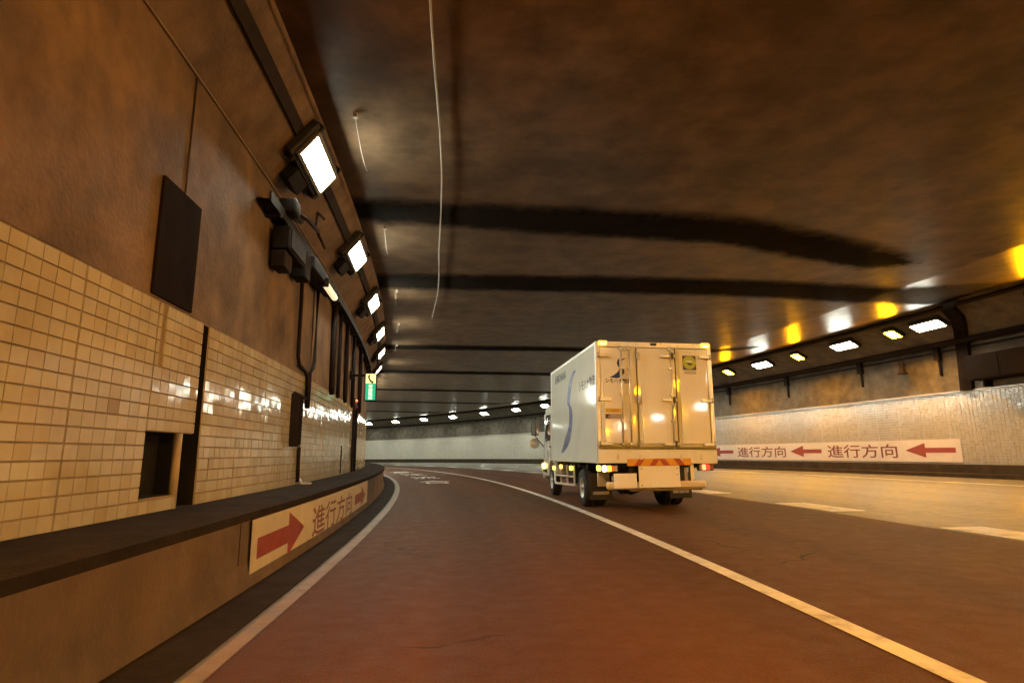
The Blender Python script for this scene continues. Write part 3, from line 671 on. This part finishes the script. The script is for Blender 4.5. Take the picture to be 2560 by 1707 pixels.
for z in (2.62, 1.86, 1.12):
    for a, b in ((-1.02, -.80), (.80, 1.02)):
        h = B(MB().rbox(a, b, -.07, -.013, z - .03, z + .03, .005), 'hinge', M_alu)
        k = -1.0 if a < 0 else 1.0; MB().tube([(k, -.066, z - .045), (k, -.066, z + .045)], .016, 8).build('hinge_pin', M_steel, h, True)
    h = B(MB().rbox(.10, .36, -.09, -.018, z - .025, z + .025, .006), 'door_catch', M_alu)
    MB().rbox(.285, .325, -.108, -.086, z - .055, z + .055, .005).build('keeper', M_gap, h)
    h = B(MB().rbox(-.335, -.29, -.08, -.018, z - .06, z + .06, .006), 'door_catch', M_steel)
hd = B(MB().tube([(.27, -.095, 1.55), (.27, -.11, 1.75), (.34, -.1, 1.84)], .012, 8), 'door_handle', M_steel, True)
B(MB().rbox(-HW + .01, HW - .01, -.075, .02, 1.035, 1.072, .006), 'rub_strip', mat('olive rub strip', (.24, .19, .035), .5, .2, 6))
B(MB().rbox(-HW, HW, -.06, .06, ZB, 1.032, .012), 'rear_sill', M_tr)
for x in (-.31, .39, -.7, .75): B(MB().rbox(x - .02, x + .02, -.075, -.06, .86, .95, .004), 'sill_bracket', M_alu)
# top marker lamps
for x in (-.92, .93):
    l = B(MB().rbox(x - .075, x + .075, -.07, -.01, ZT - .065, ZT + .015, .012), 'marker_lamp', emit('lit amber marker', (1.0, .55, .06), 1.6, (.8, .4, .05)))
    MB().rbox(x - .05, x + .05, -.078, -.07, ZT - .06, ZT - .025, .003).build('bulb_glow', emit('lit amber core', (1.0, .82, .22), 3.0), l)
# prints on the rear
def LEAN(z): return -max(0, 2.705 - z) * .032     # the door skins lean out a little towards the sill
def flat_y(poly_list, y, name, m, parent=None):
    v = []; f = []
    for p in poly_list: n = len(v); v += [(x, y + (0 if parent is truck else LEAN(z)), z) for x, z in p]; f.append(tuple(range(n, n + len(p))))
    return mesh_obj(name, v, f, m, parent or body)
def LB_(m): m.v = [(x, y + LEAN(z), z) for x, y, z in m.v]; return m
lg = flat_y([[(-.50, 2.585), (-.56, 2.565), (-.615, 2.52), (-.585, 2.53), (-.565, 2.535)],
        [(-.625, 2.575), (-.66, 2.53), (-.672, 2.48), (-.655, 2.435), (-.625, 2.395)],
        [(-.600, 2.41), (-.575, 2.40), (-.545, 2.37), (-.54, 2.325), (-.565, 2.285), (-.600, 2.25)],
        [(-.625, 2.385), (-.625, 2.235), (-.68, 2.222), (-.81, 2.235), (-.73, 2.275), (-.66, 2.33)]], -.0175, 'logo_mark', M_blue)
v, f = text_flat('シモハナ物流', .022); wd = v[:, 0].max()
mesh_obj('lettering', [(-.885 + .455 * x / wd, -.0176 + LEAN(2.135), 2.135 + .085 * y) for x, y in v], f, M_blk, body)
st = B(LB_(MB().box(.512, .755, -.0185, -.016, 2.39, 2.645)), 'safety_sticker', mat('dark blue sticker', (.07, .06, .12), .4))
n = 28
flat_y([[(.634 + .118 * math.cos(2 * math.pi * k / n), 2.52 + .118 * math.sin(2 * math.pi * k / n)) for k in range(n)]], -.0195, 'disc_mark', mat('lime print', (.42, .50, .03), .4, .15, 5), st)
flat_y([[(.56, 2.545), (.60, 2.525), (.66, 2.52), (.70, 2.54), (.67, 2.555), (.60, 2.56)]], -.0202, 'smile_mark', mat('white print', (.7, .7, .66), .4), st)
flat_y([[(.585, 2.52), (.62, 2.48), (.66, 2.475), (.70, 2.50), (.66, 2.51)]], -.0203, 'smile_mark', M_blk, st)
B(LB_(MB().box(.53, .75, -.018, -.016, 2.32, 2.375)), 'caption_sticker', mat('pale caption sticker', (.50, .46, .46), .4, .15, 30))
B(LB_(MB().box(-.90, -.625, -.0185, -.016, 1.635, 1.705)), 'label_sticker', mat('yellow label', (.62, .40, .02), .4, .1, 8))
flat_y([[(-.79, 1.66), (-.66, 1.66), (-.66, 1.678), (-.79, 1.678)]], -.0192, 'label_print', mat('amber print', (.35, .16, .01), .5), None)
B(LB_(MB().box(-.905, -.625, -.0185, -.016, 1.53, 1.615)), 'label_sticker', mat('mauve label', (.34, .28, .30), .4, .2, 40))
flat_y([[(-.90, 1.54), (-.83, 1.54), (-.83, 1.605), (-.90, 1.605)]], -.0192, 'label_print', M_blk)
flat_y([[(-.865, 1.555), (-.85, 1.59), (-.835, 1.555)]], -.0198, 'label_print', mat('amber print2', (.5, .35, .2), .5))
# prints on the left side (x = -HW)
def flat_x(poly_list, x, name, m, parent=None):
    v = []; f = []
    for p in poly_list: n = len(v); v += [(x, y, z) for y, z in p]; f.append(tuple(range(n, n + len(p))))
    return mesh_obj(name, v, f, m, parent or body)
Lf = [(1.818, 2.587), (2.0, 2.535), (2.167, 2.47), (2.30, 2.385), (2.385, 2.288), (2.47, 2.16), (2.519, 2.045), (2.501, 1.955), (2.353, 1.893), (2.33, 1.80), (2.318, 1.716), (2.34, 1.61), (2.382, 1.508), (2.48, 1.43), (2.564, 1.383)]
Rt = [(1.591, 2.558), (1.77, 2.50), (1.932, 2.428), (2.04, 2.32), (2.119, 2.199), (2.20, 2.08), (2.249, 1.961), (2.19, 1.91), (2.082, 1.862), (2.02, 1.79), (1.987, 1.709), (2.01, 1.60), (2.051, 1.494), (2.09, 1.42), (2.141, 1.369)]
flat_x([[Lf[i], Rt[i], Rt[i + 1], Lf[i + 1]] for i in range(len(Lf) - 1)], -HW - .0012, 'stroke_mark', M_blue)
Lf2 = [(2.564, 1.383), (2.69, 1.32), (2.824, 1.24), (2.963, 1.125), (3.237, .973)]; Rt2 = [(2.141, 1.369), (2.18, 1.30), (2.247, 1.227), (2.491, 1.108), (2.987, .973)]
flat_x([[Lf2[i], Rt2[i], Rt2[i + 1], Lf2[i + 1]] for i in range(4)], -HW - .0012, 'stroke_mark', M_blueW)
v, f = text_flat('シモハナ物流', .022); wd = v[:, 0].max()
mesh_obj('lettering', [(-HW - .0014, 1.37 - 1.25 * x / wd, 2.10 + .215 * y) for x, y in v], f, M_blk, body)
v, f = text_flat('SHIMOHANA', .045); wd = v[:, 0].max()
mesh_obj('lettering', [(-HW - .0014, 3.88 - 1.25 * x / wd - .05 * y, 2.51 + .19 * y) for x, y in v], f, M_blk, body)
v, f = text_flat('物流', .008); wd = v[:, 0].max()

# chassis, bumper, lamps
for x in (-.38, .38): T(MB().box(x - .035, x + .035, .15, 5.6, .55, .74), 'chassis_rail', M_dk)
for y in (.25, 1.2, 2.2, 3.2): T(MB().box(-.38, .38, y, y + .08, .58, .70), 'cross_member', M_dk)
for y in (.3, 1.0, 1.7, 2.4, 3.1, 3.8): T(MB().box(-.98, .98, y, y + .07, .72, ZB), 'floor_joist', M_dk)
T(MB().rbox(-.545, .562, -.068, -.02, .765, .88, .004), 'chevron_board', mat('orange board', (.72, .34, .015), .4, .08, 6))
chev = []
for k in (-.43, -.17): chev.append([(k, .767), (k + .10, .767), (k + .19, .878), (k + .08, .878)])
for k in (.17, .43): chev.append([(k + .02, .767), (k - .09, .767), (k - .18, .878), (k - .07, .878)])
flat_y(chev, -.0695, 'chevron_stripe', mat('red brown stripe', (.40, .07, .01), .4, .1, 6), truck)
bp = T(MB().rbox(-.90, .83, -.02, .06, .385, .51, .03), 'bumper', mat('cream bumper', (.72, .62, .44), .4, .08, 5, dirt=(.4, .3, .2), dirt_scale=3))
for x in (-.45, .45, .62): T(MB().box(x - .03, x + .03, .06, .14, .42, .78), 'bumper_bracket', M_dk if x < .5 else M_alu)
T(MB().rbox(-.355, .355, -.06, -.03, .41, .762, .006), 'rear_guard_plate', mat('white guard plate', (.88, .87, .82), .4, .03, 4, dirt=(.7, .62, .45), dirt_scale=3, dirt_amt=.2))
for x, z in ((-.31, .45), (.31, .72), (-.31, .72), (.31, .62)): T(MB().lathe([(.0, -.006), (.012, -.005), (.014, 0)], (x, -.061, z), 'z', 8) if False else MB().rbox(x - .012, x + .012, -.066, -.06, z - .012, z + .012, .003), 'bolt', M_steel)
T(MB().rbox(-.79, -.40, -.075, -.055, .41, .645, .004), 'number_plate', mat('blank white plate', (.86, .86, .84), .4, .03, 4))
T(MB().box(-.5, .75, .0, .1, .355, .384), 'step_edge', mat('olive step', (.16, .12, .03), .6))
# tail lamps
for sx in (-1, 1):
    c = T(MB().rbox(*sorted((sx * .70, sx * .97)), -.02, .06, .67, .785, .01), 'tail_lamp', M_dk)
    def seg(a, b, nm, mt): MB().rbox(*sorted((sx * a, sx * b)), -.035, -.02, .68, .775, .008).build(nm, mt, c)
    if sx < 0:
        seg(.90, .965, 'indicator_glass', emit('lit indicator core', (1.0, .82, .35), 7.0)); seg(.815, .897, 'indicator_glass', emit('lit indicator', (1.0, .50, .03), 2.6, (.8, .4, .05)))
        seg(.775, .812, 'brake_glass', emit('dim red glass', (.9, .10, .01), .7, (.5, .03, .01))); seg(.71, .772, 'reverse_glass', mat('clear lamp glass', (.45, .38, .30), .2))
    else:
        seg(.715, .76, 'reverse_glass', mat('clear lamp glass', (.45, .38, .30), .2)); seg(.763, .83, 'brake_glass', emit('lit red core', (1.0, .26, .10), 2.2, (.6, .05, .02))); seg(.833, .90, 'brake_glass', emit('lit red', (.9, .06, .02), 1.0, (.5, .03, .01))); seg(.903, .965, 'indicator_glass', mat('amber glass off', (.35, .10, .01), .2))
# wheels
def wheel(cx, cy_, r, wd_, sx, name='wheel'):
    e = bpy.data.objects.new(name, None); C.objects.link(e); e.parent = truck; e.location = (cx, cy_, r)
    MB().lathe([(r * .56, -wd_ / 2), (r * .9, -wd_ / 2), (r * .97, -wd_ / 2 + .02), (r, -wd_ / 2 + .05), (r, -.02), (r - .012, -.014), (r - .012, .014), (r, .02), (r, wd_ / 2 - .05), (r * .97, wd_ / 2 - .02), (r * .9, wd_ / 2), (r * .56, wd_ / 2)], (0, 0, 0), 'x', 32).build('tyre', M_rub, e, True)
    MB().lathe([(.0, sx * (wd_ / 2 - .07)), (r * .2, sx * (wd_ / 2 - .07)), (r * .42, sx * (wd_ / 2 - .05)), (r * .50, sx * (wd_ / 2 - .012)), (r * .57, sx * (wd_ / 2 - .002)), (r * .57, -sx * (wd_ / 2 - .01))], (0, 0, 0), 'x', 24).build('rim', mat('silver wheel rim', (.55, .55, .5), .4, .15, 9, metal=.4), e, True)
    MB().lathe([(.0, sx * (wd_ / 2 + .01)), (.045, sx * (wd_ / 2)), (.06, sx * (wd_ / 2 - .075))], (0, 0, 0), 'x', 14).build('hub', M_steel, e, True)
    return e
for sx in (-1, 1):
    wheel(sx * .86, 1.62, .345, .19, sx); wheel(sx * .64, 1.62, .345, .19, sx)
    wheel(sx * .83, 5.0, .345, .20, sx)
    fl = T(MB().rbox(*sorted((sx * .54, sx * .96)), .98, 1.0, .16, .62, .004), 'mud_flap', M_dk)
    MB().box(*sorted((sx * .60, sx * .90)), .972, .978, .25, .305).build('flap_print', mat('faded flap print', (.34, .33, .33), .6, .5, 18), fl)
    T(MB().rbox(*sorted((sx * .62, sx * .84)), .82, .86, .40, .72, .006), 'lamp_bracket', mat('cream bracket', (.62, .54, .40), .5, .15, 6))
    # fender over the rear wheel
    prof = [(1.62 + .44 * math.cos(a), .36 + .40 * math.sin(a)) for a in np.linspace(.35, math.pi - .35, 9)]
    m_ = MB(); n_ = len(prof); vv = [(x, y, z) for x in (sx * .54, sx * .97) for y, z in prof]; m_.add(vv, [(i, i + 1, i + 1 + n_, i + n_) for i in range(n_ - 1)]); T(m_, 'wheel_arch', M_dk)
T(MB().tube([(-.8, 1.62, .345), (.8, 1.62, .345)], .07, 12), 'rear_axle', M_dk, True)
T(MB().lathe([(.0, -.18), (.12, -.15), (.17, 0), (.12, .15), (.0, .18)], (0, 1.62, .36), 'x', 16), 'differential', M_dk, True)
# side guard, tank, battery box, side marker lamps (left side seen)
for sx in (-1, 1):
    T(MB().tube([(sx * .97, 2.15, .36), (sx * .98, 4.15, .32), (sx * .98, 4.25, .38), (sx * .98, 4.25, .70)], .025, 8), 'side_guard', mat('pale guard tube', (.55, .52, .46), .4, .1, 6), True)
    T(MB().tube([(sx * .97, 2.3, .52), (sx * .98, 4.2, .50)], .02, 8), 'side_guard', MATS['pale guard tube'], True)
    for y in (2.3, 3.0, 3.7): T(MB().rbox(*sorted((sx * .93, sx * .96)), y - .03, y + .03, .33, .74, .004), 'guard_post', M_alu)
T(MB().rbox(-.90, -.45, 2.55, 3.3, .38, .70, .03), 'fuel_tank', M_dk); T(MB().rbox(.45, .90, 2.6, 3.4, .38, .70, .03), 'battery_box', M_dk)
for y, z, c in ((4.2, .655, (1.0, .72, .16)), (3.35, .70, (1.0, .55, .10)), (2.3, .69, (.80, .85, .10)), (.05, .735, (.80, .85, .10))):
    lm = T(MB().rbox(-1.03, -.99, y - .09, y + .09, z - .045, z + .045, .012), 'side_marker', emit('lit side marker %g' % y, c, 2.2, (.6, .5, .05)))
# cab
M_cab = mat('white cab paint', (.66, .66, .60), .25, .05, 3, .01, 10, coat=.3)
M_glass = mat('dark cab glass', (.015, .016, .016), .06, .1, 4)
cabm = MB().prism([(4.45, .72), (4.45, 1.98), (4.58, 2.12), (5.35, 2.16), (5.62, 2.08), (5.98, 1.30), (6.08, 1.12), (6.10, .42), (5.42, .42), (5.40, .62), (5.26, .76), (5.0, .82), (4.74, .76), (4.62, .62), (4.60, .50), (4.47, .50)], 0, -.93, .93, .03)
cb_ = T(cabm, 'cab', M_cab)
for sx in (-1, 1):
    x = sx * .932
    dr = MB().rbox(*sorted((x, x + sx * .006)), 4.93, 5.78, .85, 1.97, .003).build('cab_door', M_cab, cb_)
    m_ = MB(); m_.prism([(4.98, 1.30), (4.98, 1.92), (5.52, 1.92), (5.74, 1.34), (5.70, 1.27)], 0, *sorted((x + sx * .006, x + sx * .011))); m_.build('side_window', M_glass, cb_)
    MB().rbox(*sorted((x + sx * .006, x + sx * .025)), 4.98, 5.10, 1.12, 1.16, .004).build('door_handle', M_dk, cb_)
    m_ = MB(); m_.prism([(4.52, 1.35), (4.52, 1.9), (4.86, 1.9), (4.86, 1.35)], 0, *sorted((x, x + sx * .006))); m_.build('quarter_panel', M_glass, cb_)
    MB().rbox(*sorted((x - sx * .02, x + sx * .03)), 5.62, 6.02, .52, .60, .01).build('step', M_dk, cb_)
    MB().rbox(*sorted((sx * .89, sx * .985)), 5.88, 6.06, .60, .74, .015).build('turn_lamp', emit('lit front indicator', (1.0, .60, .10), 5.0) if sx < 0 else mat('amber glass off', (.35, .10, .01), .2), cb_)
    MB().rbox(*sorted((x, x + sx * .02)), 4.6, 4.66, .9, 1.1, .004).build('side_vent', M_dk, cb_)
m_ = MB(); m_.add([(-.84, 5.645, 2.04), (.84, 5.645, 2.04), (.86, 5.995, 1.32), (-.86, 5.995, 1.32)], [(0, 1, 2, 3)]); m_.build('windscreen', M_glass, cb_)
MB().rbox(-.95, .95, 6.05, 6.16, .36, .62, .03).build('front_bumper', M_cab, cb_)
# door mirrors on long stays
for sx in (-1, 1):
    mr_ = MB().tube([(sx * .93, 5.85, 1.95), (sx * 1.12, 6.05, 1.95), (sx * 1.16, 6.08, 1.45), (sx * .94, 5.97, 1.15)], .014, 8).build('mirror_stay', M_dk, cb_, True)
    MB().rbox(*sorted((sx * 1.06, sx * 1.25)), 6.02, 6.10, 1.44, 1.80, .02, 2).build('mirror_case', M_dk, cb_)
    m_ = MB(); m_.add([(sx * 1.075, 6.018, 1.46), (sx * 1.235, 6.018, 1.46), (sx * 1.235, 6.018, 1.78), (sx * 1.075, 6.018, 1.78)], [(0, 1, 2, 3)]); m_.build('mirror_glass', mat('mirror', (.7, .7, .7), .03, 0, 1, metal=1, rvar=.01), cb_)
    MB().lathe([(.0, -.02), (.10, -.01), (.125, .02), (.11, .04), (.0, .05)], (sx * 1.17, 6.03, 1.27), 'x', 20) if False else None
    disc = MB(); n = 22
    disc.add([(sx * 1.17, 6.0, 1.24)] + [(sx * 1.17 + .13 * math.cos(2 * math.pi * k / n), 6.02, 1.24 + .13 * math.sin(2 * math.pi * k / n)) for k in range(n)] + [(sx * 1.17 + .10 * math.cos(2 * math.pi * k / n), 6.09, 1.24 + .10 * math.sin(2 * math.pi * k / n)) for k in range(n)],
             [(0, 1 + k, 1 + (k + 1) % n) for k in range(n)] + [(1 + k, 1 + n + k, 1 + n + (k + 1) % n, 1 + (k + 1) % n) for k in range(n)])
    disc.build('round_mirror', mat('pale mirror shell', (.5, .5, .46), .2, .1, 6, metal=.5), cb_)
